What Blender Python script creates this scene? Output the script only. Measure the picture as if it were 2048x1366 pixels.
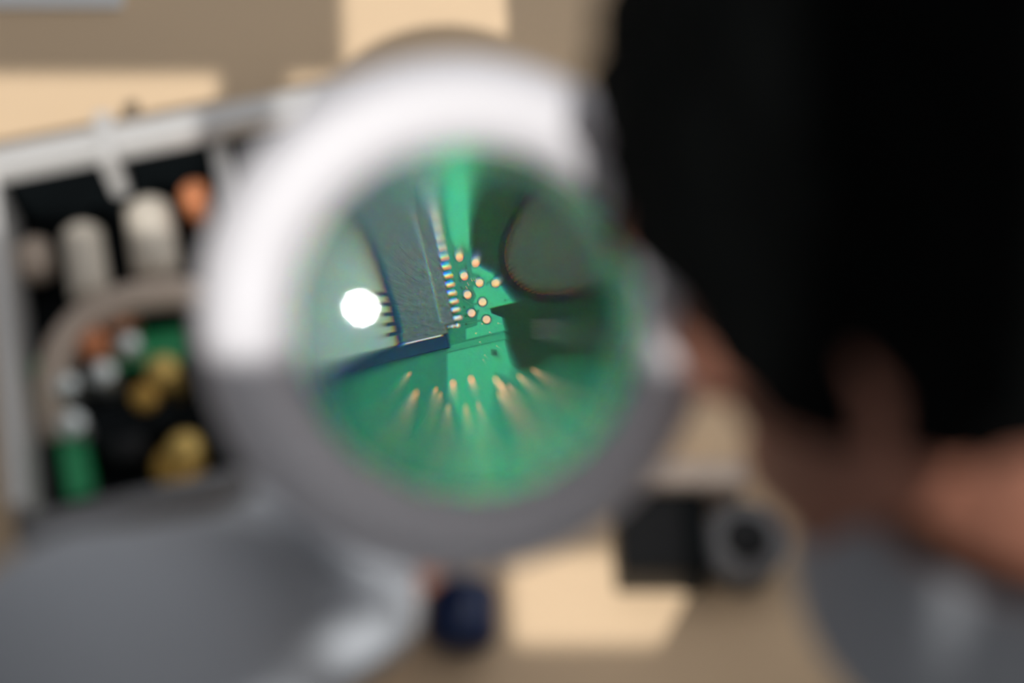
import bpy, bmesh, math, random
from mathutils import Vector as V, Matrix, noise

for o in list(bpy.data.objects): bpy.data.objects.remove(o, do_unlink=True)
scene = bpy.context.scene
COL = scene.collection
random.seed(7)

# ------------------------------------------------------------------ camera
PITCH = math.radians(60)
cam_d = bpy.data.cameras.new('camera'); cam = bpy.data.objects.new('camera', cam_d); COL.objects.link(cam)
cam.location = (0.0158, -0.2591, 0.6585)
cam.rotation_euler = (math.radians(90) - PITCH, 0, 0)
cam_d.lens = 50; cam_d.sensor_width = 36; cam_d.clip_start = 0.01
cam_d.dof.use_dof = True; cam_d.dof.focus_distance = 2.0; cam_d.dof.aperture_fstop = 2.38
scene.camera = cam

# ------------------------------------------------------------------ world, sun, exposure
world = bpy.data.worlds.new('world'); scene.world = world; world.use_nodes = True
bg = world.node_tree.nodes['Background']; bg.inputs[0].default_value = (0.97, 0.97, 1.0, 1); bg.inputs[1].default_value = 0.62
SUN_DIR = V((0.06, -0.786, 0.81)).normalized()
sun_d = bpy.data.lights.new('sun', 'SUN'); sun_d.energy = 3.3; sun_d.angle = math.radians(0.4); sun_d.color = (1, 0.97, 0.93)
sun = bpy.data.objects.new('sun', sun_d); COL.objects.link(sun)
sun.rotation_euler = SUN_DIR.to_track_quat('Z', 'Y').to_euler()
cy = scene.cycles; cy.max_bounces = 8; cy.diffuse_bounces = 3; cy.glossy_bounces = 3; cy.transmission_bounces = 8
vs = scene.view_settings
vs.view_transform = 'Standard'; vs.look = 'None'; vs.gamma = 1; vs.exposure = 0.0; vs.use_curve_mapping = False

# ------------------------------------------------------------------ materials
def mat(name, col, rough=0.5, metal=0.0, var=0.0, scale=40.0, bump=0.0, bscale=200.0, spec=0.5, sub=0.0, coat=0.0):
    m = bpy.data.materials.new(name); m.use_nodes = True
    nt = m.node_tree; p = nt.nodes['Principled BSDF']
    p.inputs['Base Color'].default_value = (*col, 1); p.inputs['Roughness'].default_value = rough
    p.inputs['Metallic'].default_value = metal; p.inputs['Specular IOR Level'].default_value = spec
    p.inputs['Coat Weight'].default_value = coat
    if sub: p.inputs['Subsurface Weight'].default_value = sub; p.inputs['Subsurface Radius'].default_value = (.012, .004, .002)
    tc = nt.nodes.new('ShaderNodeTexCoord')
    if var:
        n = nt.nodes.new('ShaderNodeTexNoise'); n.inputs['Scale'].default_value = scale; n.inputs['Detail'].default_value = 4
        nt.links.new(tc.outputs['Object'], n.inputs['Vector'])
        r = nt.nodes.new('ShaderNodeMix'); r.data_type = 'RGBA'
        r.inputs[6].default_value = (*[c * (1 - var) for c in col], 1); r.inputs[7].default_value = (*[min(1, c * (1 + var)) for c in col], 1)
        nt.links.new(n.outputs['Fac'], r.inputs[0]); nt.links.new(r.outputs[2], p.inputs['Base Color'])
    if bump:
        n2 = nt.nodes.new('ShaderNodeTexNoise'); n2.inputs['Scale'].default_value = bscale; n2.inputs['Detail'].default_value = 3
        nt.links.new(tc.outputs['Object'], n2.inputs['Vector'])
        b = nt.nodes.new('ShaderNodeBump'); b.inputs['Strength'].default_value = bump; b.inputs['Distance'].default_value = 0.002
        nt.links.new(n2.outputs['Fac'], b.inputs['Height']); nt.links.new(b.outputs['Normal'], p.inputs['Normal'])
    return m
M = {}
M['table'] = mat('beige_laminate', (.79, .585, .375), .5, spec=.35, var=.05, scale=9)
M['tableleg'] = mat('grey_leg', (.35, .35, .36), .4, .6, var=.05)
M['floor'] = mat('grey_floor', (.34, .32, .30), .6, var=.08, scale=4)
M['wall'] = mat('sun_wall_white', (.75, .74, .72), .8, var=.03, scale=3)
M['dimwall'] = mat('dimming_wall_grey', (.22, .22, .23), .8, var=.04, scale=3)
M['frame'] = mat('window_frame_white', (.8, .8, .8), .4, var=.02)
M['lamp'] = mat('white_lamp_plastic', (.79, .78, .815), .45, var=.015, scale=12)
M['panelgrey'] = mat('dark_grey_panel', (.17, .17, .175), .5, .2, var=.05)
M['lampgrey'] = mat('lamp_grey_plastic', (.45, .45, .47), .5, var=.04)
M['steel'] = mat('brushed_steel', (.72, .72, .74), .3, 1, var=.05)
M['alu'] = mat('aluminium', (.72, .71, .69), .5, .35, var=.05, scale=30)
M['black'] = mat('black_plastic', (.010, .011, .012), .5, spec=.2, var=.2)
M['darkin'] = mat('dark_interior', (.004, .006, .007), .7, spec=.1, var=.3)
M['beige'] = mat('beige_plastic', (.76, .69, .58), .55, var=.06)
M['beige2'] = mat('beige_cable', (.60, .49, .40), .6, var=.06)
M['pcbgreen'] = mat('green_board', (.004, .30, .10), .35, var=.1)
M['orange'] = mat('orange_copper', (.72, .27, .12), .45, .3, var=.1)
M['gold'] = mat('brass_gold', (.78, .54, .16), .4, .5, var=.1)
M['bronze'] = mat('amber_bronze', (.55, .33, .07), .45, .4, var=.1)
M['silver'] = mat('silver_dome', (.80, .86, .84), .28, .8, var=.05)
M['paper'] = mat('pale_paper', (.88, .88, .86), .8, var=.02)
M['blue'] = mat('blue_handle', (.001, .02, .09), .35, var=.15)
M['coat'] = mat('white_coat', (.46, .49, .53), .85, var=.04, scale=25, bump=.25, bscale=60)
M['skin'] = mat('skin', (.36, .155, .10), .6, var=.1, scale=30, bump=.1, bscale=400)
M['lip'] = mat('lip', (.42, .14, .11), .45, var=.1)
M['eye'] = mat('eye_white', (.7, .68, .65), .2, var=.03)
M['iris'] = mat('iris', (.03, .018, .01), .15, var=.1)
M['hair'] = mat('black_hair', (.0025, .003, .003), .8, var=.3, scale=90, bump=.5, bscale=150, spec=.04)
M['trouser'] = mat('dark_trousers', (.03, .035, .05), .8, var=.1)
M['shoe'] = mat('shoe', (.02, .02, .02), .4, var=.1)
# circuit board
M['mask'] = mat('solder_mask', (.0006, .185, .098), .5, spec=.25, var=.08, scale=900, bump=.15, bscale=2500)
M['pour'] = mat('mask_over_copper', (.025, .40, .20), .5, spec=.25, var=.06, scale=1200, bump=.15, bscale=3000)
M['maskshade'] = mat('mask_shade_and_via', (.004, .032, .013), .55, spec=.1, var=.2, scale=500, bump=.1, bscale=2500)  # board green as it looks in shadow, also used for the vias
M['trace'] = mat('trace_green', (.012, .29, .140), .5, spec=.25, var=.06, scale=800)
M['clear'] = mat('mask_dark_outline', (.001, .085, .055), .5, spec=.25, var=.05)
M['padgold'] = mat('gold_pad', (.82, .50, .28), .55, .2, var=.06, scale=2000)
M['tin'] = mat('solder_tin', (.93, .93, .92), .35, .5, var=.15, scale=2500)
M['epoxy'] = mat('chip_epoxy', (.13, .205, .205), .55, spec=.25, var=.5, scale=1600, bump=.8, bscale=2600)
M['epoxyshade'] = mat('epoxy_dark_and_shade', (.003, .035, .07), .5, spec=.1, var=.25, scale=900)  # dark epoxy and slots, also the painted shade beside the chip
M['shield'] = mat('dull_shield', (.17, .31, .29), .55, .1, var=.15, scale=500)
M['ferrite'] = mat('ferrite', (.040, .068, .050), .6, spec=.2, var=.25, scale=900, bump=.4, bscale=2000)
M['ferritedark'] = mat('ferrite_dark', (.006, .010, .010), .6, spec=.15, var=.2)
M['copper'] = mat('copper_wire', (.75, .36, .16), .3, .8, var=.1)
M['fr4'] = mat('board_edge', (.25, .28, .12), .7, var=.1)

def emis(name, col, s):
    m = bpy.data.materials.new(name); m.use_nodes = True; p = m.node_tree.nodes['Principled BSDF']
    p.inputs['Base Color'].default_value = (.8, .8, .8, 1); p.inputs['Emission Color'].default_value = (*col, 1); p.inputs['Emission Strength'].default_value = s
    return m
M['led'] = emis('led_diffuser', (1, .98, .95), 5.3)

def glass(name, iors):
    m = bpy.data.materials.new(name); m.use_nodes = True; nt = m.node_tree
    for n in list(nt.nodes): nt.nodes.remove(n)
    out = nt.nodes.new('ShaderNodeOutputMaterial')
    prev = None
    for c, i in iors:
        r = nt.nodes.new('ShaderNodeBsdfRefraction'); r.inputs['Color'].default_value = (*c, 1); r.inputs['Roughness'].default_value = 0; r.inputs['IOR'].default_value = i
        if prev is None: prev = r.outputs[0]
        else:
            a = nt.nodes.new('ShaderNodeAddShader'); nt.links.new(prev, a.inputs[0]); nt.links.new(r.outputs[0], a.inputs[1]); prev = a.outputs[0]
    g = nt.nodes.new('ShaderNodeBsdfGlossy'); g.inputs['Roughness'].default_value = .06
    f = nt.nodes.new('ShaderNodeFresnel'); f.inputs['IOR'].default_value = 1.5
    mx = nt.nodes.new('ShaderNodeMixShader')
    ct = nt.nodes.new('ShaderNodeMath'); ct.operation = 'MULTIPLY'; ct.inputs[1].default_value = .5      # reflections halved to hold haze down
    nt.links.new(f.outputs[0], ct.inputs[0]); nt.links.new(ct.outputs[0], mx.inputs[0]); nt.links.new(prev, mx.inputs[1]); nt.links.new(g.outputs[0], mx.inputs[2])
    nt.links.new(mx.outputs[0], out.inputs[0])
    return m
M['glass_front'] = glass('lens_glass_dispersive', [((1, 0, 0), 1.491), ((0, 1, 0), 1.5), ((0, 0, 1), 1.511)])
M['glass_back'] = glass('lens_glass', [((.97, 1, .985), 1.5)])

# ------------------------------------------------------------------ mesh helpers
def obj(name, bm, m, parent=None, smooth=False, mw=None):
    me = bpy.data.meshes.new(name); bm.normal_update(); bm.to_mesh(me); bm.free()
    if smooth:
        for p in me.polygons: p.use_smooth = True
    me.materials.append(M[m] if isinstance(m, str) else m)
    o = bpy.data.objects.new(name, me); COL.objects.link(o)
    if mw is not None: o.matrix_world = mw
    if parent: o.parent = parent
    return o
def thing(name, label, cat, loc=(0, 0, 0), mw=None, group=None):
    o = bpy.data.objects.new(name, None); COL.objects.link(o); o.empty_display_size = .02
    if mw is not None: o.matrix_world = mw
    else: o.location = loc
    bpy.context.view_layer.update()
    return tag(o, label, cat, group)
def tag(o, label, cat, group=None, kind=None):
    o['label'] = label; o['category'] = cat
    if group: o['group'] = group
    if kind: o['kind'] = kind
    return o
def bx(bm, lo, hi, mat4=None, bevel=0.0):
    b = bmesh.new(); bmesh.ops.create_cube(b, size=1)
    lo, hi = V(lo), V(hi)
    for v in b.verts: v.co = V(((v.co[i] + .5) * (hi[i] - lo[i]) + lo[i]) for i in range(3))
    if bevel: bmesh.ops.bevel(b, geom=b.edges[:], offset=bevel, segments=2, affect='EDGES', profile=.6)
    merge(bm, b, mat4); return bm
def merge(bm, b, mat4=None):
    if mat4 is not None: bmesh.ops.transform(b, matrix=mat4, verts=b.verts[:])
    me = bpy.data.meshes.new('tmp'); b.to_mesh(me); b.free(); bm.from_mesh(me); bpy.data.meshes.remove(me)
def frame_of(p, z, x=None):
    z = V(z).normalized(); x = V(x) if x is not None else (V((1, 0, 0)) if abs(z.x) < .9 else V((0, 1, 0)))
    x = (x - z * x.dot(z)).normalized(); y = z.cross(x)
    return Matrix(((x.x, y.x, z.x, p[0]), (x.y, y.y, z.y, p[1]), (x.z, y.z, z.z, p[2]), (0, 0, 0, 1)))
def lathe(bm, prof, n=32, mat4=None, closed=False):
    b = bmesh.new(); rings = []
    for r, z in prof:
        if r < 1e-6: rings.append([b.verts.new((0, 0, z))])
        else: rings.append([b.verts.new((r * math.cos(2 * math.pi * k / n), r * math.sin(2 * math.pi * k / n), z)) for k in range(n)])
    pairs = list(zip(rings, rings[1:])) + ([(rings[-1], rings[0])] if closed else [])
    for A, B in pairs:
        for k in range(n):
            k2 = (k + 1) % n
            if len(A) == 1 and len(B) == 1: continue
            if len(A) == 1: b.faces.new((A[0], B[k2], B[k]))
            elif len(B) == 1: b.faces.new((A[k], A[k2], B[0]))
            else: b.faces.new((A[k], A[k2], B[k2], B[k]))
    bmesh.ops.recalc_face_normals(b, faces=b.faces[:])
    merge(bm, b, mat4); return bm
def cyl(bm, p0, p1, r0, r1=None, n=20, bev=0.0):
    p0, p1 = V(p0), V(p1); h = (p1 - p0).length; r1 = r0 if r1 is None else r1
    prof = [(0, 0), (r0 - bev, 0), (r0, bev), (r1, h - bev), (r1 - bev, h), (0, h)] if bev else [(0, 0), (r0, 0), (r1, h), (0, h)]
    return lathe(bm, prof, n, frame_of(p0, p1 - p0))
def ell(bm, c, r, mat4=None, sub=3):
    b = bmesh.new(); bmesh.ops.create_icosphere(b, subdivisions=sub, radius=1)
    for v in b.verts: v.co = V((v.co.x * r[0] + c[0], v.co.y * r[1] + c[1], v.co.z * r[2] + c[2]))
    merge(bm, b, mat4); return bm
def cap(bm, p0, p1, r0, r1=None, n=16):
    p0, p1 = V(p0), V(p1); r1 = r0 if r1 is None else r1; h = max((p1 - p0).length, 1e-5)
    prof = [(0, -r0)] + [(r0 * math.cos(a), r0 * math.sin(a)) for a in (-1.2, -.8, -.4, 0)]
    prof += [(r1 * math.cos(a), h + r1 * math.sin(a)) for a in (0, .4, .8, 1.2)] + [(0, h + r1)]
    return lathe(bm, prof, n, frame_of(p0, p1 - p0 if (p1 - p0).length > 1e-5 else (0, 0, 1)))
def chain(bm, pts, n=16):
    for a, b in zip(pts, pts[1:]): cap(bm, a[0], b[0], a[1], b[1], n)
def tube(bm, pts, r, n=10, flat=None):
    pts = [V(p) for p in pts]; rings = []; x = None
    for i, p in enumerate(pts):
        t = (pts[min(i + 1, len(pts) - 1)] - pts[max(i - 1, 0)]).normalized()
        x = (x - t * x.dot(t)).normalized() if x is not None else (V((0, 0, 1)).cross(t).normalized() if abs(t.z) < .9 else V((1, 0, 0)).cross(t).normalized())
        y = t.cross(x); ry = r if flat is None else flat
        rings.append([bm.verts.new(p + x * r * math.cos(2 * math.pi * k / n) + y * ry * math.sin(2 * math.pi * k / n)) for k in range(n)])
    for A, B in zip(rings, rings[1:]):
        for k in range(n): bm.faces.new((A[k], A[(k + 1) % n], B[(k + 1) % n], B[k]))
    bm.faces.new(rings[0][::-1]); bm.faces.new(rings[-1]); return bm
def prism(bm, pts, z0, z1, mat4=None):
    b = bmesh.new(); lo = [b.verts.new((x, y, z0)) for x, y in pts]; hi = [b.verts.new((x, y, z1)) for x, y in pts]; n = len(pts)
    b.faces.new(lo[::-1]); b.faces.new(hi)
    for k in range(n): b.faces.new((lo[k], lo[(k + 1) % n], hi[(k + 1) % n], hi[k]))
    bmesh.ops.recalc_face_normals(b, faces=b.faces[:]); bmesh.ops.triangulate(b, faces=[f for f in b.faces if len(f.verts) > 4])
    merge(bm, b, mat4); return bm
def remesh(name, bm, m, voxel, parent=None, smooth=6, fac=.5):
    """fuse overlapping pieces into one continuous skin"""
    o = obj(name, bm, m, None, True)
    md = o.modifiers.new('fuse', 'REMESH'); md.mode = 'VOXEL'; md.voxel_size = voxel; md.use_smooth_shade = True
    sm = o.modifiers.new('smooth', 'SMOOTH'); sm.factor = fac; sm.iterations = smooth
    dg = bpy.context.evaluated_depsgraph_get(); dg.update()
    me = bpy.data.meshes.new_from_object(o.evaluated_get(dg)); o.modifiers.clear()
    old = o.data; o.data = me; bpy.data.meshes.remove(old)
    if not me.materials: me.materials.append(M[m])
    for p in me.polygons: p.use_smooth = True
    if parent: o.parent = parent
    return o
B = bmesh.new

# ------------------------------------------------------------------ setting: floor, table
def struct(o): o['kind'] = 'structure'; return o
FZ = -0.75
fl = struct(obj('floor', bx(B(), (-2.2, -2.4, FZ - .05), (2.2, 1.6, FZ)), 'floor'))
fl['label'] = 'plain grey floor under the workbench'

table = thing('work_table', 'beige laminate workbench with sunlit and shaded patches', 'table', (0, .2, FZ))
def part(name, bm, m, t, smooth=False):
    o = obj(name, bm, m, None, smooth); o.parent = t; o.matrix_parent_inverse = t.matrix_world.inverted() if t.parent is None else Matrix()
    return o
bpy.context.view_layer.update()
part('table_top', bx(B(), (-.75, -.085, -.03), (.85, .62, 0), bevel=.002), 'table', table)
for x in (-.68, .78):
    for y in (-.04, .56): part('leg', bx(B(), (x - .025, y - .025, FZ), (x + .025, y + .025, -.03), bevel=.003), 'tableleg', table)

# added unseen window wall, cut to shape the sun: mullion, transom, sill, and a roller blind half down on one side
WY = -.95
wall = obj('sun_wall_window', B(), 'wall'); b = B()
for lo, hi in (((-2.2, FZ), (-1.0, 1.9)), ((.262, FZ), (2.2, 1.9)), ((-1.0, FZ), (.262, .932)), ((-1.0, 1.65), (.262, 1.9))):
    bx(b, (lo[0], WY - .10, lo[1]), (hi[0], WY, hi[1]))
bpy.data.objects.remove(wall); wall = struct(obj('sun_wall_window', b, 'wall')); wall['label'] = 'added unseen white wall with a window cut to shape the sun'
win = bpy.data.objects.new('sun_window_1', None); COL.objects.link(win); win['kind'] = 'structure'; win['label'] = 'added unseen window with bars, panels and a blind that cut the sun'
for nm, lo, hi in (('sun_transom', (-1.0, 1.105), (.20, 1.212)), ('sun_mullion', (.155, 1.20), (.20, 1.65)), ('sun_blocker', (-.97, .932), (-.012, 1.11)), ('sun_blocker', (-.02, .932), (.088, 1.035)), ('sun_blocker', (.06, 1.040), (.21, 1.11)), ('sun_blocker', (.203, .932), (.255, 1.165)), ('sun_mullion', (-.06, .932), (-.02, 1.65)), ('frame_side', (-1.0, .938), (-.96, 1.65)), ('frame_side', (.25, .938), (.262, 1.65)), ('frame_top', (-1.0, 1.61), (.262, 1.65))):  # bars and panels placed to cut the sun into patches
    o = obj(nm, bx(B(), (lo[0], WY - .06, lo[1]), (hi[0], WY - .02, hi[1]), bevel=.004), 'frame'); o.parent = win
o = obj('sun_blind', bx(B(), (-.955, WY - .015, 1.310), (.012, WY - .011, 1.62)), 'paper'); o.parent = win
o = obj('sun_window_sill', bx(B(), (-1.05, WY - .1, .878), (.31, WY + .03, .898), bevel=.004), 'frame'); o.parent = win

wl_ = struct(obj('dimming_wall_left', bx(B(), (-1.15, WY, FZ), (-1.05, 1.6, 1.9)), 'dimwall')); wl_['label'] = 'added unseen grey wall dimming the light from the left'  # wall added out of view to dim the sleeve and bench
ce = struct(obj('dimming_ceiling', bx(B(), (-1.15, WY - .1, 1.9), (2.2, .35, 1.95)), 'dimwall')); ce['label'] = 'added unseen grey ceiling shading the sleeve and bench'  # part ceiling added for the shade it throws

# ------------------------------------------------------------------ magnifier lamp
AX = V((.05987, .47296, -.87905)).normalized()           # optical axis, pointing down to the bench
EX = V((.99821, -.02836, .05272)).normalized(); EY = AX.cross(EX) * 1
if EY.z < 0: EY = -EY
LC = V((0, 0, .225))
LM = Matrix(((EX.x, EY.x, -AX.x, LC.x), (EX.y, EY.y, -AX.y, LC.y), (EX.z, EY.z, -AX.z, LC.z), (0, 0, 0, 1)))
lamp = thing('magnifier_lamp', 'round white magnifying lamp with a large glass lens over the bench', 'lamp', mw=LM)
def lp(name, bm, m, smooth=True, parent=None):
    o = obj(name, bm, m, None, smooth); o.parent = parent or lamp; return o   # coordinates local to the lamp
# housing: inner opening concentric with lens, outer shell slightly eccentric
prof = [(.0622, -.006), (.0622, .001), (.0630, .005), (.0650, .010), (.0685, .0145), (.0730, .0172), (.0780, .0175), (.0830, .0150), (.0875, .0105), (.0912, .0040),
        (.0932, -.0040), (.0935, -.0110), (.0922, -.0180), (.0890, -.0235), (.0870, -.0245), (.0670, -.0245), (.0650, -.0235), (.0628, -.0150)]
bm = B(); n = 120; rings = []
for r, z in prof:
    w = (r - .0622) / .0315; cx, cy = -.0062 * w, .0030 * w
    rings.append([bm.verts.new((cx + r * math.cos(2 * math.pi * k / n), cy + r * math.sin(2 * math.pi * k / n), z)) for k in range(n)])
for A, Bq in zip(rings, rings[1:] + rings[:1]):
    for k in range(n): bm.faces.new((A[k], A[(k + 1) % n], Bq[(k + 1) % n], Bq[k]))
bmesh.ops.recalc_face_normals(bm, faces=bm.faces[:])
lp('lamp_housing', bm, 'lamp')
# led diffuser ring on the underside
o = lp('light_ring', lathe(B(), [(.070, -.0246), (.083, -.0246), (.083, -.0262), (.070, -.0262)], 96, closed=True), 'led', False)
o['label'] = 'glowing white light ring on the underside'
# lens: two exact spherical caps + rim band
def lens_cap(sign, name, mm):
    R, a, edge = .15, .0622, .0011; s = R - math.sqrt(R * R - a * a)
    b = B(); nr, na = 48, 128; rings = []; norms = []
    amax = math.asin(a / R); zc = sign * (edge + s - R)
    for i in range(nr + 1):
        t = amax * i / nr
        if i == 0: ring = [b.verts.new((0, 0, zc + sign * R))]
        else: ring = [b.verts.new((R * math.sin(t) * math.cos(2 * math.pi * k / na), R * math.sin(t) * math.sin(2 * math.pi * k / na), zc + sign * R * math.cos(t))) for k in range(na)]
        rings.append(ring)
    for A, Bq in zip(rings, rings[1:]):
        for k in range(na):
            k2 = (k + 1) % na
            if len(A) == 1: f = b.faces.new((A[0], Bq[k], Bq[k2]) if sign > 0 else (A[0], Bq[k2], Bq[k]))
            else: f = b.faces.new((A[k], Bq[k], Bq[k2], A[k2]) if sign > 0 else (A[k], A[k2], Bq[k2], Bq[k]))
    o = lp(name, b, mm)
    me = o.data; c = V((0, 0, zc))
    me.normals_split_custom_set_from_vertices([((v.co - c) / R)[:] for v in me.vertices])
    return o
lf = lens_cap(1, 'lens', 'glass_front'); lf['label'] = 'large clear magnifying lens'
lb = lens_cap(-1, 'lens_back', 'glass_back')
lb.parent = lf
lp('lens_gasket', lathe(B(), [(.0620, -.0018), (.0632, -.0018), (.0632, .0018), (.0620, .0018)], 96, closed=True), 'lamp')
# arm
LMi = LM.inverted()
def wl(p): return LMi @ V(p)
j0 = V((.0690, .0620, -.006)); j1 = wl((.235, .215, .285)); j2 = wl((.46, .40, .34)); j3 = wl((.50, .46, .03))
lp('swivel_joint', cyl(B(), j0 + V((0, 0, -.012)), j0 + V((0, 0, .012)), .011, bev=.002), 'lampgrey')
lp('arm', tube(B(), [j0, j1], .007, 12), 'lampgrey')
lp('elbow_joint', ell(B(), j1, (.013, .013, .013)), 'lampgrey')
lp('arm', tube(B(), [j1, j2], .008, 12), 'lampgrey')
lp('elbow_joint', ell(B(), j2, (.014, .014, .014)), 'lampgrey')
lp('post', tube(B(), [j2, j3], .009, 12), 'lampgrey')
o = lp('base', bx(B(), (.45, .41, 0), (.55, .51, .03), bevel=.004), 'lampgrey', False)
for v in o.data.vertices: v.co = LMi @ v.co

# ------------------------------------------------------------------ circuit board (mm coordinates in its own frame)
PO = V((-.00401, .07260, .10311))
PM = Matrix(((EX.x, EY.x, -AX.x, PO.x), (EX.y, EY.y, -AX.y, PO.y), (EX.z, EY.z, -AX.z, PO.z), (0, 0, 0, 1)))
board = thing('circuit_board', 'green circuit board held under the lens, with gold pads and a grey chip', 'circuit board', mw=PM)
S = Matrix.Diagonal((.001, .001, .001, 1))
def pb(name, bm, m, parent=None, smooth=False):
    bmesh.ops.transform(bm, matrix=S, verts=bm.verts[:]); o = obj(name, bm, m, None, smooth); o.parent = parent or board; return o
pb('laminate', bx(B(), (-24, -22, -1.6), (24, 22, -.03)), 'fr4')
pb('solder_mask', bx(B(), (-23.9, -21.9, -.03), (23.9, 21.9, 0)), 'mask')
# cast shadow painted as a dark polygon at right, raised copper pour (light green)
maskshade = [(.25, 22), (.1, 12.4), (.2, 10.3), (.6, 8.2), (1.06, 7.24), (3.15, 6.16), (4.75, 3.92), (5.95, 2.31), (2.94, 1.55), (3.13, .89), (4.49, .37), (4.85, -3.14),
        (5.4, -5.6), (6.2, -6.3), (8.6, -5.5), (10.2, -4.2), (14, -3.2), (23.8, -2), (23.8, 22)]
pb('shade_zone', prism(B(), maskshade, 0, .004), 'maskshade')
pour1 = [(-1.9, 22), (-2.6, 12.6), (-2.0, 10), (-1.5, 9.2), (-.6, 9.4), (.05, 9.0), (.2, 10.3), (.0, 12.6), (.1, 22)]
pb('copper_pour', prism(B(), pour1, 0, .035), 'pour')
pour2 = [(.5, 7.0), (1.1, 7.15), (3.1, 6.1), (4.7, 3.9), (5.9, 2.31), (2.94, 1.58), (1.1, 1.3), (.75, 2.2), (1.2, 3.2), (.75, 4.2), (1.7, 5.9), (.6, 6.2)]
pb('copper_pour', prism(B(), pour2, 0, .035), 'pour')
pour3 = [(1.6, 1.4), (2.9, 1.5), (3.1, .9), (4.45, .36), (4.8, -1.3), (-.2, -2.6), (-.2, -1.2), (1.3, -.7), (1.3, .4)]
pb('copper_pour', prism(B(), pour3, 0, .03), 'pour')
pour4 = [(-2.7, -4.4), (4.85, -2.6), (4.85, -3.1), (5.4, -5.9), (5.0, -7.0), (3.4, -6.6), (3.0, -9), (1.6, -13), (-.2, -13), (-2.6, -9)]
pb('copper_pour', prism(B(), pour4, 0, .03), 'pour')
pb('wide_trace', prism(B(), [(-2.7, -3.5), (4.8, -1.6), (4.9, -2.4), (-2.7, -4.2)], 0, .02), 'trace')
pb('wide_trace', prism(B(), [(4.85, -1.55), (9.5, -.6), (9.5, -.75), (4.85, -1.75)], .004, .03), 'maskshade')  # trace carried on inside the shadow, in the painted shade colour
# round gold test pads with a recessed dark ring
pads = [(-1.11, 8.25), (.99, 7.54), (-.46, 5.86), (1.56, 4.96), (3.63, 4.9), (.01, 3.41), (1.98, 2.41), (.54, .94), (2.49, .09)]
padmesh = ringmesh = None
for x, y in pads:
    p = pb('test_pad', cyl(B(), (0, 0, 0), (0, 0, .06), .51, n=24), 'padgold') if padmesh is None else None
    if p is None: p = bpy.data.objects.new('test_pad', padmesh); COL.objects.link(p); p.parent = board
    else: padmesh = p.data
    p.location = (x * .001, y * .001, 0)
    r = pb('clearance_ring', lathe(B(), [(.51, 0), (.70, 0), (.70, .042), (.51, .042)], 24, closed=True), 'clear', p) if ringmesh is None else None
    if r is None: r = bpy.data.objects.new('clearance_ring', ringmesh); COL.objects.link(r); r.parent = p
    else: ringmesh = r.data
# thin traces running from pads
def trace(pts, w=.11, m='trace'):
    b = B()
    for a, c in zip(pts, pts[1:]):
        a, c = V((*a, 0)), V((*c, 0)); d = (c - a).normalized(); s = V((-d.y, d.x, 0)) * w / 2
        prism(b, [(a - s)[:2], (c - s)[:2], (c + s)[:2], (a + s)[:2]], .002, .045)
    o = pb('trace', b, m); b = B()
    for a, c in zip(pts, pts[1:]):
        a, c = V((*a, 0)), V((*c, 0)); d = (c - a).normalized(); s = V((-d.y, d.x, 0)) * w * 1.25
        prism(b, [(a - s)[:2], (c - s)[:2], (c + s)[:2], (a + s)[:2]], .001, .040)
    pb('trace_clearance', b, 'clear', o); return o
trace([(1.56, 4.96), (.3, 4.7), (-.6, 4.0)]); trace([(1.98, 2.41), (.6, 2.0), (-.9, 3.0)]); trace([(2.49, .09), (.4, -.35), (-1.0, -.6)])
trace([(.54, .94), (-.6, .9)]); trace([(.01, 3.41), (-.8, 3.2)]); trace([(-.46, 5.86), (-1.5, 6.6)]); trace([(.3, 5.4), (.3, 4.7)])
for (x, y) in [(3.63, 4.9)]: trace([(x, y), (2.7, 5.0), (2.4, 4.6)])
# vias and tiny gold specks
def dots(name, pts, r, m, z=.05):
    me = None
    for x, y in pts:
        o = pb(name, cyl(B(), (0, 0, 0), (0, 0, z), r, n=10), m) if me is None else None
        if o is None: o = bpy.data.objects.new(name, me); COL.objects.link(o); o.parent = board
        else: me = o.data
        o.location = (x * .001, y * .001, 0)
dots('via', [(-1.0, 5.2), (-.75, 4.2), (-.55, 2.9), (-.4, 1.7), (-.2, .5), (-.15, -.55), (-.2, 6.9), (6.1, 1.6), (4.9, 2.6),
             (2.1, 9.0), (2.6, 8.6), (3.1, 9.2), (2.2, 7.8), (2.8, 7.6), (3.3, 8.2), (3.7, 7.5)], .13, 'maskshade', .055)
dots('gold_speck', [(.55, 5.3), (.85, 5.35), (1.1, 5.42), (.1, 4.75), (-.1, 4.3), (1.9, -.5), (1.1, -1.75), (2.9, -1.6), (4.0, -.4), (1.6, -2.9), (2.2, -4.6), (3.8, -3.4), (2.0, -5.2)], .08, 'padgold', .05)
# lower row of bigger gold pads
for i, (x, y, r) in enumerate([(-6.7, -9.2, .5), (-4.2, -8.9, .35), (-3.6, -9.5, .3), (-2.0, -8.2, .5), (.34, -7.7, .52), (3.55, -7.7, .55), (4.1, -8.3, .5), (3.9, -9.4, .5), (6.5, -7.2, .5), (5.2, -8.3, .35), (8.2, -6.3, .5), (-.4, -11, .45), (1.2, -10.6, .4), (-2.6, -10.9, .4), (-7.6, -6.9, .3)]):
    o = pb('solder_pad', cyl(B(), (0, 0, 0), (0, 0, .06), r, n=20), 'padgold'); o.location = (x * .001, y * .001, 0)
pb('component', bx(B(), (3.0, -4.6, 0), (3.8, -3.8, .12), bevel=.05), 'clear')
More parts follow.
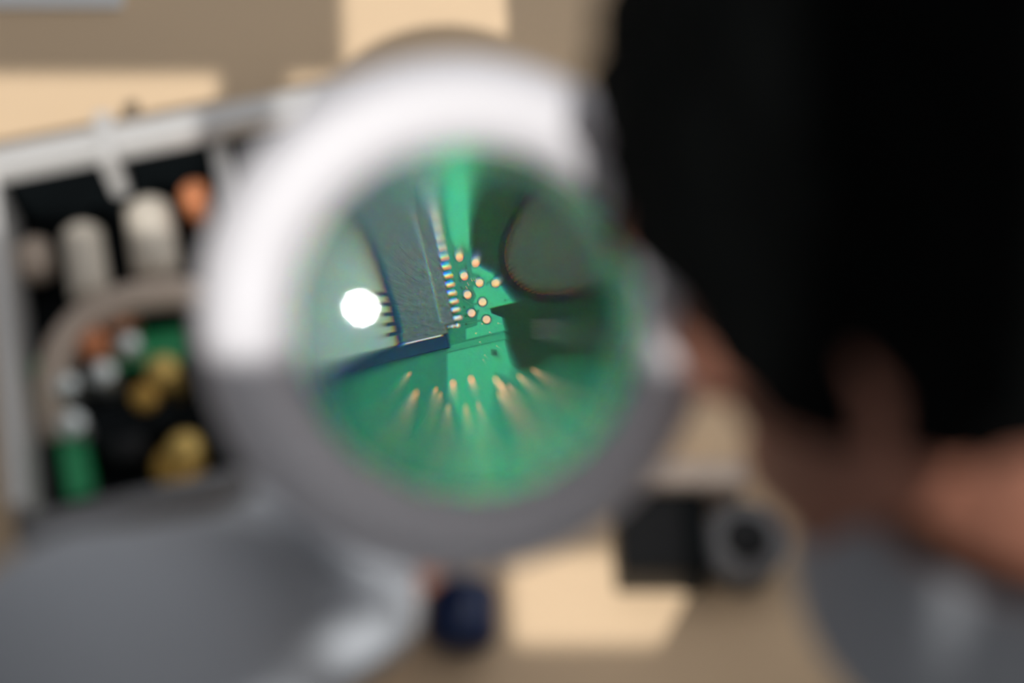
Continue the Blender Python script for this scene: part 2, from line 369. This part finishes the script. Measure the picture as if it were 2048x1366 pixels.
# main chip (rotated), stepped end, pins on both long sides
rot = math.radians(12.2)
CHM = Matrix.Translation((-2.35, -.75, 0)) @ Matrix.Rotation(rot, 4, 'Z')
def chipT(b): bmesh.ops.transform(b, matrix=CHM, verts=b.verts[:]); return b
chip = pb('chip', chipT(bx(B(), (-6.1, .05, .15), (.75, 14.5, 1.25), bevel=.12)), 'epoxy')
chip['label'] = 'long grey memory chip with silver pins'
pb('chip_end', chipT(bx(B(), (-6.4, -1.05, .15), (-.45, .35, 1.32), bevel=.1)), 'epoxy', chip)
pb('chip_end_shadow', chipT(bx(B(), (-15.2, -2.9, .05), (-.55, -1.0, .75), bevel=.12)), 'epoxyshade', chip)  # dark chip end, carried left as a painted shadow
pb('edge_glint', chipT(bx(B(), (-6.2, -1.22, .9), (-1.2, -1.02, 1.2), bevel=.04)), 'tin', chip)  # tin strip added for the glint along the chip's lower edge
pb('groove', chipT(bx(B(), (-1.05, .4, 1.22), (-.9, 14.4, 1.28))), 'shield', chip)
pinme = None
for side in (0,):
    for k in range(12):
        y = .75 + k * 1.15
        if pinme is None:
            b = B(); cap(b, (-.25, 0, .55), (.25, 0, .45), .30, .33, 10); cap(b, (.25, 0, .45), (.72, 0, .22), .33, .34, 10)
            o = pb('pin', b, 'tin', chip, True); pinme = o.data
        else: o = bpy.data.objects.new('pin', pinme); COL.objects.link(o); o.parent = chip
        lm = CHM @ (Matrix.Translation((.85, y, 0)) if side == 0 else Matrix.Translation((-6.25, y, 0)) @ Matrix.Rotation(math.pi, 4, 'Z'))
        lm.translation *= .001; o.matrix_local = lm
for x, y, r in [(-1.95, -.80, .36), (-1.30, -.76, .34), (-2.5, -.9, .26)]:
    b = B(); ell(b, (x, y, .18), (r, r, .3), sub=2); pb('solder_joint', b, 'tin', None, True)
pb('gap_shade', chipT(bx(B(), (-6.95, -.9, .02), (-6.1, 14.5, .8), bevel=.05)), 'epoxyshade', chip)  # strip filling the gap, its darkness and blue fringe painted
# flat shield can left of the chip
sc_ = pb('shield_can', chipT(bx(B(), (-15.5, -1.1, .02), (-6.9, 15, 1.2), bevel=.25)), 'shield')
for k in range(5): pb('shield_slot', chipT(bx(B(), (-7.9, .2 + k * 1.3, 1.16), (-6.85, .7 + k * 1.3, 1.22))), 'epoxyshade', sc_)
# round wire-wound inductor upper right
ind = pb('inductor', lathe(B(), [(0, 0), (6.2, 0), (6.5, .3), (6.5, 1.0), (6.0, 1.25), (0, 1.25)], 40), 'ferritedark'); ind.location = (.0105, .0088, 0)
o = pb('inductor_core', lathe(B(), [(0, 1.2), (5.6, 1.2), (5.4, 1.9), (5.0, 2.1), (0, 2.1)], 40), 'ferrite', ind)
for k in range(26):
    a = math.radians(140 + k * 6); b = B(); cap(b, (5.55 * math.cos(a), 5.55 * math.sin(a), 1.15), (5.5 * math.cos(a + .06), 5.5 * math.sin(a + .06), 1.95), .09, n=8); pb('winding', b, 'copper', ind, True)
pb('component', bx(B(), (8.0, -2.4, 0), (11.0, .2, .5), bevel=.1), 'ferrite')

# ------------------------------------------------------------------ open equipment box on the left
U = V((.970, .243, 0)); W_ = V((.243, -.970, 0)); T0 = V((-.258, .196, 0))
BM_ = Matrix(((U.x, W_.x, 0, T0.x), (U.y, W_.y, 0, T0.y), (0, 0, -1, 0), (0, 0, 0, 1))); BM_[2][2] = 1
BM_ = Matrix(((U.x, -W_.x, 0, T0.x), (U.y, -W_.y, 0, T0.y), (0, 0, 1, 0), (0, 0, 0, 1)))   # local x along rail, local -y towards the viewer
BMi = BM_.inverted()
box = thing('open_equipment_box', 'opened metal equipment box full of components at the left of the lamp', 'equipment', mw=BM_)
def ep(name, bm, m, smooth=False, parent=None):
    o = obj(name, bm, m, None, smooth); o.parent = parent or box; return o
BW, BL, BH = .112, .196, .05
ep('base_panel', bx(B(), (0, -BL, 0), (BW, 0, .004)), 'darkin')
ep('side_panel', bx(B(), (-.008, -BL, 0), (0, 0, BH), bevel=.001), 'alu')
ep('side_panel', bx(B(), (BW, -BL, 0), (BW + .009, 0, BH - .01), bevel=.001), 'alu')
ep('front_panel', bx(B(), (-.008, -BL - .012, 0), (BW + .009, -BL, BH - .012), bevel=.001), 'panelgrey')
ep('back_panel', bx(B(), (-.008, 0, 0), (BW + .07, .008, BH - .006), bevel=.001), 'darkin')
rail = ep('rail', bx(B(), (-.06, -.002, BH - .008), (BW + .12, .014, BH + .004), bevel=.002), 'alu'); rail['label'] = 'light grey metal rail along the back edge'
ep('bracket', bx(B(), (.054, -.010, BH - .03), (.064, .022, BH + .007), bevel=.003), 'alu', parent=rail)
def L(x, y, z=0.0): return BMi @ V((x, y, z))
def lcyl(name, p, r, h, m, z0=.004, dome=True, n=24):
    q = BMi @ V((p[0], p[1], 0)); b = B()
    prof = [(0, 0), (r, 0), (r, h - r * .25), (r * .8, h - r * .05), (0, h)] if dome else [(0, 0), (r, 0), (r, h), (0, h)]
    lathe(b, prof, n, Matrix.Translation((q.x, q.y, z0))); return ep(name, b, m, True)
# two long beige capacitors lying side by side
def lying(p0, p1, r, m, name):
    b = B(); a, c = BMi @ V(p0), BMi @ V(p1); cyl(b, a, c, r, n=24, bev=r * .35); o = ep(name, b, m, True)
    b = B(); d = (a - c).normalized(); cyl(b, a, a + d * .003, r * .55, n=16); ep('end_cap', b, 'black', True, o); return o
lying((-.2150, .1740, .028), (-.2030, .1300, .028), .0105, 'beige', 'capacitor')
lying((-.1815, .1900, .028), (-.1700, .1440, .028), .0125, 'beige', 'capacitor')
lying((-.2440, .1720, .018), (-.2360, .1500, .018), .009, 'beige2', 'capacitor')
# thick beige cable loop
b = B(); pts = [(-.2150, .060, .008), (-.2175, .076, .020), (-.2140, .096, .030), (-.2040, .113, .034), (-.1890, .122, .036), (-.172, .1275, .036), (-.152, .132, .030), (-.132, .134, .012)]
sp = []
for i in range(len(pts) - 1):
    p0, p1, p2, p3 = (V(pts[max(i - 1, 0)]), V(pts[i]), V(pts[i + 1]), V(pts[min(i + 2, len(pts) - 1)]))
    for k in range(6):
        t = k / 6; sp.append(BMi @ (.5 * ((2 * p1) + (p2 - p0) * t + (2 * p0 - 5 * p1 + 4 * p2 - p3) * t * t + (3 * p1 - p0 - 3 * p2 + p3) * t ** 3)))
sp.append(BMi @ V(pts[-1])); tube(b, sp, .0085, 12); ep('cable_loop', b, 'beige2', True)
def lbox(name, c, s, m, z0, z1, rotz=0.0):
    q = BMi @ V((c[0], c[1], 0)); b = B(); bx(b, (-s[0] / 2, -s[1] / 2, z0), (s[0] / 2, s[1] / 2, z1), Matrix.Translation((q.x, q.y, 0)) @ Matrix.Rotation(rotz, 4, 'Z'), bevel=.0006); return ep(name, b, m)
lbox('small_board', (-.171, .105), (.036, .020), 'pcbgreen', .018, .022, -.1)
lbox('small_board', (-.2195, .084), (.012, .026), 'pcbgreen', .010, .026, 0)
lbox('small_board', (-.1975, .036), (.012, .036), 'pcbgreen', .014, .028, .05)
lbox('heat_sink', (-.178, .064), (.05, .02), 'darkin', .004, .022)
lcyl('silver_terminal', (-.1905, .0850), .0068, .030, 'silver'); lcyl('silver_terminal', (-.2080, .0790), .0062, .028, 'silver')
lcyl('silver_terminal', (-.2005, .0550), .0068, .032, 'silver'); lcyl('silver_terminal', (-.1800, .1020), .0065, .030, 'silver')
lcyl('brass_terminal', (-.1607, .0880), .0078, .028, 'gold'); lcyl('brass_terminal', (-.1690, .0750), .007, .024, 'bronze')
lcyl('amber_coil', (-.1500, .0400), .0125, .016, 'bronze'); lcyl('amber_coil', (-.1460, .0470), .0085, .022, 'gold')
lcyl('copper_terminal', (-.1967, .1010), .0075, .033, 'orange'); lcyl('copper_terminal', (-.1900, .1230), .009, .024, 'orange')
lcyl('copper_terminal', (-.156, .196), .008, .03, 'orange'); lcyl('dark_coil', (-.178, .052), .012, .018, 'black'); lcyl('dark_coil', (-.193, .018), .012, .018, 'black')

# ------------------------------------------------------------------ things to the right on the bench
mod = thing('black_module', 'dark boxy electronic module with a beige lid below the face', 'equipment', (.085, .002, 0))
o = part('body', bx(B(), (.066, -.020, 0), (.105, .022, .030), bevel=.002), 'black', mod)
part('lid', bx(B(), (.074, .020, .0), (.128, .034, .038), bevel=.003), 'beige2', mod)
part('side_block', bx(B(), (.098, -.021, 0), (.108, .018, .034), bevel=.002), 'darkin', mod)
rel = thing('grey_canister', 'grey metal canister standing beside the dark module', 'canister', (.125, -.002, 0))
part('can', cyl(B(), (.1265, -.004, 0), (.1265, -.004, .030),   .0175, n=32, bev=.002), 'panelgrey', rel, True)
part('cap', cyl(B(), (.1265, -.004, .030), (.1265, -.004, .034), .011, n=24, bev=.001), 'black', rel, True)
part('rim', lathe(B(), [(.0172, .026), (.0195, .026), (.0195, .029), (.0172, .029)], 32, Matrix.Translation((.1265, -.004, 0)), closed=True), 'panelgrey', rel, True)
scd = thing('screwdriver', 'stubby screwdriver with a blue handle lying below the lamp', 'screwdriver', (-.008, -.03, 0))
hd = frame_of((-.0080, -.054, .0175), (.02, 1, 0))
part('handle', lathe(B(), [(0, 0), (.011, .001), (.0160, .005), (.0175, .010), (.0168, .018), (.0175, .026), (.0155, .030), (.007, .032), (0, .032)], 28, hd), 'blue', scd, True)
part('shaft', cyl(B(), hd @ V((0, 0, .032)), hd @ V((0, 0, .085)), .0028, n=12), 'steel', scd, True)
part('tip', cyl(B(), hd @ V((0, 0, .085)), hd @ V((0, 0, .094)), .0028, .001, n=8), 'steel', scd)
sh = tag(obj('paper_sheet', bx(B(), (-.42, .358, 0), (-.225, .50, .002), Matrix.Translation((0, 0, 0))), 'paper'), 'pale grey sheet at the far corner of the bench', 'paper')

# ------------------------------------------------------------------ person
K = V((-.33, .47, .80)).normalized(); F = V((-.74, .52, -.44)); F = (F - K * F.dot(K)).normalized(); LF = K.cross(F)
H = V((0.1399, -0.0175, 0.3246))
HM = Matrix(((F.x, LF.x, K.x, H.x), (F.y, LF.y, K.y, H.y), (F.z, LF.z, K.z, H.z), (0, 0, 0, 1)))
person = thing('person', 'person with black hair in a pale coat leaning over the lamp', 'person', (.28, -.6, FZ))
def h(*p): return HM @ V(p)
NB = V((.203, -.080, .222))                       # base of the neck
SL, SR = V((.035, -.300, .020)), V((.370, -.230, .080))
EL, ER = V((-.124, -.120, .164)), V((.50, -.10, .085))
WL, WR = V((-.0243, -.0160, .0800)), V((.40, .09, .046))
HIP = V((.33, -.62, -.20))
b = B()
ell(b, (-.005, 0, .020), (.097, .074, .088), HM); ell(b, (.030, 0, -.035), (.060, .058, .082), HM)
for s in (-1, 1):
    chain(b, [(h(-.005, .056 * s, -.045), .020), (h(.03, .045 * s, -.085), .018), (h(.078, .010 * s, -.108), .016)])
    ell(b, (.056, .040 * s, -.030), (.022, .020, .020), HM)
    cap(b, h(.082, .016 * s, .014), h(.074, .046 * s, .012), .011)
    cap(b, h(.095, .011 * s, -.038), h(.092, .010 * s, -.040), .0075)
    # ear: rim and lobe
    pts = []
    for k in range(11):
        a = math.radians(-100 + k * 28); pts.append((h(-.010 - .016 * math.cos(a) - .004 * math.sin(a), s * (.074 + .006 * (1 + math.cos(a))), -.010 + .027 * math.sin(a)), .0048))
    chain(b, pts, 10); ell(b, (-.006, .075 * s, -.010), (.014, .006, .025), HM); ell(b, (.000, .075 * s, -.036), (.008, .006, .008), HM)
chain(b, [(h(.090, 0, .006), .009), (h(.108, 0, -.030), .012), (h(.100, 0, -.036), .010)])
cap(b, h(.092, -.018, -.070), h(.092, .018, -.070), .008); cap(b, h(.094, -.010, -.068), h(.094, .010, -.068), .008); ell(b, (.082, 0, -.108), (.018, .022, .016), HM)
NK = h(-.030, 0, -.055)
chain(b, [(NK, .058), ((NK + NB) / 2 + V((0, 0, .005)), .056), (NB, .065)], 24)
cap(b, h(-.045, .025, -.03), NB + V((0, -.02, 0)), .040); cap(b, h(-.045, -.025, -.03), NB + V((0, -.02, 0)), .040)
CH = (NB * .6 + HIP * .4)
chain(b, [(NB, .06), (CH, .105), (HIP, .13)], 24)
chain(b, [(NB + (CH - NB) * .3, .05), (SL, .05), (EL, .040), (WL, .027)]); chain(b, [(NB, .06), (SR, .055), (ER, .040), (WR, .027)])
for s, kx in ((-1, .20), (1, .42)):
    chain(b, [(HIP + V((.09 * s, 0, -.03)), .09), (V((kx, -.22, -.20)), .06), (V((kx + .01, -.25, FZ + .09)), .04), (V((kx + .01, -.25, FZ + .05)), .042), (V((kx, -.10, FZ + .034)), .034)])
# left hand: palm, fingers under the board, thumb on its lower edge
def pbp(x, y, z): return PM @ V((x * .001, y * .001, z * .001))
PAL = pbp(-6, -70, -15)
chain(b, [(WL, .025), (PAL, .021)])
kn = [pbp(-32, -46, -15), pbp(-12, -43, -16), pbp(8, -45, -16), pbp(27, -50, -15)]
for q in kn: cap(b, PAL, q, .017, .0088)
tips = [(pbp(-31, -22, -17), pbp(-23, -1, -8.2)), (pbp(-11, -16, -18), pbp(-7, 8, -8)), (pbp(9, -19, -18), pbp(9, 4, -8)), (pbp(27, -29, -17), pbp(22.5, -11, -8.2))]
for q, (m1, t1) in zip(kn, tips): chain(b, [(q, .0080), (m1, .0074), (t1, .0060)], 12)
chain(b, [(pbp(-18, -70, -9), .015), (pbp(-28, -52, 2), .0115), (pbp(-25, -33, 11), .0092), (pbp(-17, -19, 8.0), .0078)], 12)
# right hand flat on the bench, out to the right
PR = WR + V((-.03, .07, -.027)); chain(b, [(WR, .025), (PR, .016)])
for i, (dx, ln) in enumerate(((-.034, .055), (-.012, .066), (.010, .062), (.030, .05))):
    q = PR + V((dx, .03, -.003)); cap(b, PR, q, .015, .010); chain(b, [(q, .0095), (q + V((-.006, ln * .5, .006)), .009), (q + V((-.012, ln, -.008)), .0075)], 12)
chain(b, [(WR + V((-.02, .03, -.008)), .014), (PR + V((-.052, -.005, -.002)), .011), (PR + V((-.066, .03, -.009)), .009)], 12)
body = remesh('body', b, 'skin', .0028, None, 4)
body.parent = person; bpy.context.view_layer.update(); PI_ = person.matrix_world.inverted(); body.matrix_parent_inverse = PI_
def pp(name, bm, m, smooth=True, parent=None):
    o = obj(name, bm, m, None, smooth); o.parent = person; o.matrix_parent_inverse = PI_; return o
for s in (-1, 1):
    e = pp('eye', ell(B(), (.0725, .031 * s, -.004), (.012, .0125, .0115), HM), 'eye')
    i = obj('iris', ell(B(), (.0805, .031 * s, -.006), (.0048, .0058, .0058), HM, 2), 'iris', None, True); i.parent = e
    pp('eyebrow', cap(B(), h(.0905, .016 * s, .022), h(.079, .050 * s, .019), .003), 'hair')
pp('lips', cap(B(), h(.1005, -.014, -.0695), h(.1005, .014, -.0695), .0035), 'lip')
# hair: lumpy shell over the cranium, cut at the hairline
b = B(); bmesh.ops.create_icosphere(b, subdivisions=6, radius=1)
for v in b.verts:
    d = v.co.normalized(); q = V((d.x * .108 - .009, d.y * (.085 + .009 * max(0, 1 - abs(d.z + .35) * 2.2)), d.z * .103 + .024))
    clump = noise.noise(V((d.x * 5, d.y * 9, d.z * 5))) * .006 + noise.noise(V((d.x * 22, d.y * 30, d.z * 14))) * .0028
    v.co = q + d * clump
def below(c):
    f, l, k = c
    if f > .026: lim = .054 - (.108 - f) * .42 + (0 if abs(l) < .05 else -.012)
    elif f > -.03: lim = -.034 if abs(l) > .05 else .0
    else: lim = -.036 + (f + .03) * .55
    return k < lim + .004 * noise.noise(V((f * 90, l * 90, 3)))
bmesh.ops.delete(b, geom=[f for f in b.faces if below(f.calc_center_median())], context='FACES')
bmesh.ops.delete(b, geom=[v for v in b.verts if not v.link_faces], context='VERTS')
for _ in range(4):
    bmesh.ops.delete(b, geom=[f for f in b.faces if sum(e.is_boundary for e in f.edges) >= 2], context='FACES')
bmesh.ops.delete(b, geom=[v for v in b.verts if not v.link_faces], context='VERTS')
for _ in range(8):         # even out the cut edge
    new = {}
    for v in b.verts:
        nb = [e.other_vert(v) for e in v.link_edges if e.is_boundary]
        if len(nb) == 2: new[v] = v.co * .4 + (nb[0].co + nb[1].co) * .3
    for v, c in new.items(): v.co = c
bmesh.ops.transform(b, matrix=HM, verts=b.verts[:])
hair = pp('hair', b, 'hair'); sd = hair.modifiers.new('thick', 'SOLIDIFY'); sd.thickness = .014; sd.offset = -1; hair['label'] = 'short thick black hair'
# coat: torso and sleeves, collar, cuffs, hem
b = B()
chain(b, [(NB + (CH - NB) * .14, .074), (CH, .122), (HIP, .155), (HIP + V((0, .0, -.03)), .16)], 28)
chain(b, [(NB + (CH - NB) * .3, .06), (SL, .066), (EL, .064), (EL + (WL - EL) * .44, .044)], 24)
chain(b, [(NB + (CH - NB) * .2, .075), (SR, .074), (ER, .058), (ER + (WR - ER) * .80, .040)], 24)
for k in range(14):        # soft folds on the left sleeve
    t = k / 13; c = SL.lerp(EL, t) if k < 7 else EL.lerp(WL, (k - 7) / 8); a = random.uniform(0, 6.28)
    ell(b, c + V((math.cos(a) * .030, math.sin(a) * .02, random.uniform(.01, .03))), (.034, .016, .016), None, 2)
coat = remesh('coat', b, 'coat', .006, None, 8); coat.parent = person; coat.matrix_parent_inverse = PI_; coat['label'] = 'pale work coat'
nd = (NK - NB).normalized()
CM = frame_of(NB + nd * .044 - V((0, .006, .0)), nd)
col_ = pp('collar', lathe(B(), [(.074, -.02), (.069, .004), (.067, .020), (.071, .026), (.077, .020), (.085, -.004), (.094, -.034)], 40, CM), 'coat')
cf = EL + (WL - EL) * .62; cd = (WL - EL).normalized()
pp('cuff', lathe(B(), [(.030, -.030), (.044, -.030), (.043, .012), (.040, .015), (.033, .012)], 28, frame_of(cf, cd), closed=True), 'coat')
cf2 = ER + (WR - ER) * .84
pp('cuff', lathe(B(), [(.030, -.020), (.041, -.020), (.039, .012), (.036, .014), (.031, .012)], 28, frame_of(cf2, WR - ER), closed=True), 'coat')
b = B()
for s, kx in ((-1, .20), (1, .42)): chain(b, [(HIP + V((.09 * s, 0, -.03)), .102), (V((kx, -.22, -.20)), .072), (V((kx + .01, -.25, FZ + .10)), .056)])
tr = remesh('trousers', b, 'trouser', .008, None, 6); tr.parent = person; tr.matrix_parent_inverse = PI_
for kx in (.20, .42): pp('shoe', cap(B(), (kx + .01, -.27, FZ + .046), (kx, -.08, FZ + .042), .046, .042), 'shoe')
stool = thing('stool', 'dark round stool under the seated person', 'stool', (.33, -.62, FZ))
part('seat', cyl(B(), (.33, -.62, -.44), (.33, -.62, -.396), .18, n=40, bev=.01), 'black', stool, True)
part('column', cyl(B(), (.33, -.62, FZ + .05), (.33, -.62, -.44), .025, n=20), 'steel', stool, True)
part('base', cyl(B(), (.33, -.62, FZ), (.33, -.62, FZ + .05), .22, .20, n=40), 'black', stool, True)

# ------------------------------------------------------------------ added spot lamp out of view, aimed to put the glint in the lens
GL = V((-.0371, 0, .2329)); GD = V((-.6565, -.2679, .7051)).normalized(); GP = GL + GD * .80
spot = thing('glint_lamp', 'added unseen spot lamp on a post, made for the lens glint', 'lamp', (-.86, -.2144, FZ))
hm = frame_of(GP, GD)
part('glint_lamp_shade', lathe(B(), [(.012, -.02), (.016, -.02), (.024, .0), (.026, .03), (.018, .05), (0, .055), (0, .05), (.016, .046), (.022, .028), (.02, .0)], 32, hm), 'black', spot, True)
part('post', tube(B(), [(-.86, -.2144, FZ + .02), (-.86, -.2144, .95), (-.78, -.2144, 1.0), hm @ V((0, 0, .054))], .007), 'black', spot, True)  # post of the added glint lamp
part('base', cyl(B(), (-.86, -.2144, FZ), (-.86, -.2144, FZ + .02), .1, n=32, bev=.004), 'black', spot, True)
ld = bpy.data.lights.new('glint_light', 'SPOT'); ld.energy = 48; ld.spot_size = math.radians(3.2); ld.spot_blend = .5; ld.shadow_soft_size = .009
lo = bpy.data.objects.new('glint_light', ld); COL.objects.link(lo); lo.matrix_world = frame_of(GP, GD); lo.parent = spot; bpy.context.view_layer.update()
lo.matrix_parent_inverse = spot.matrix_world.inverted()
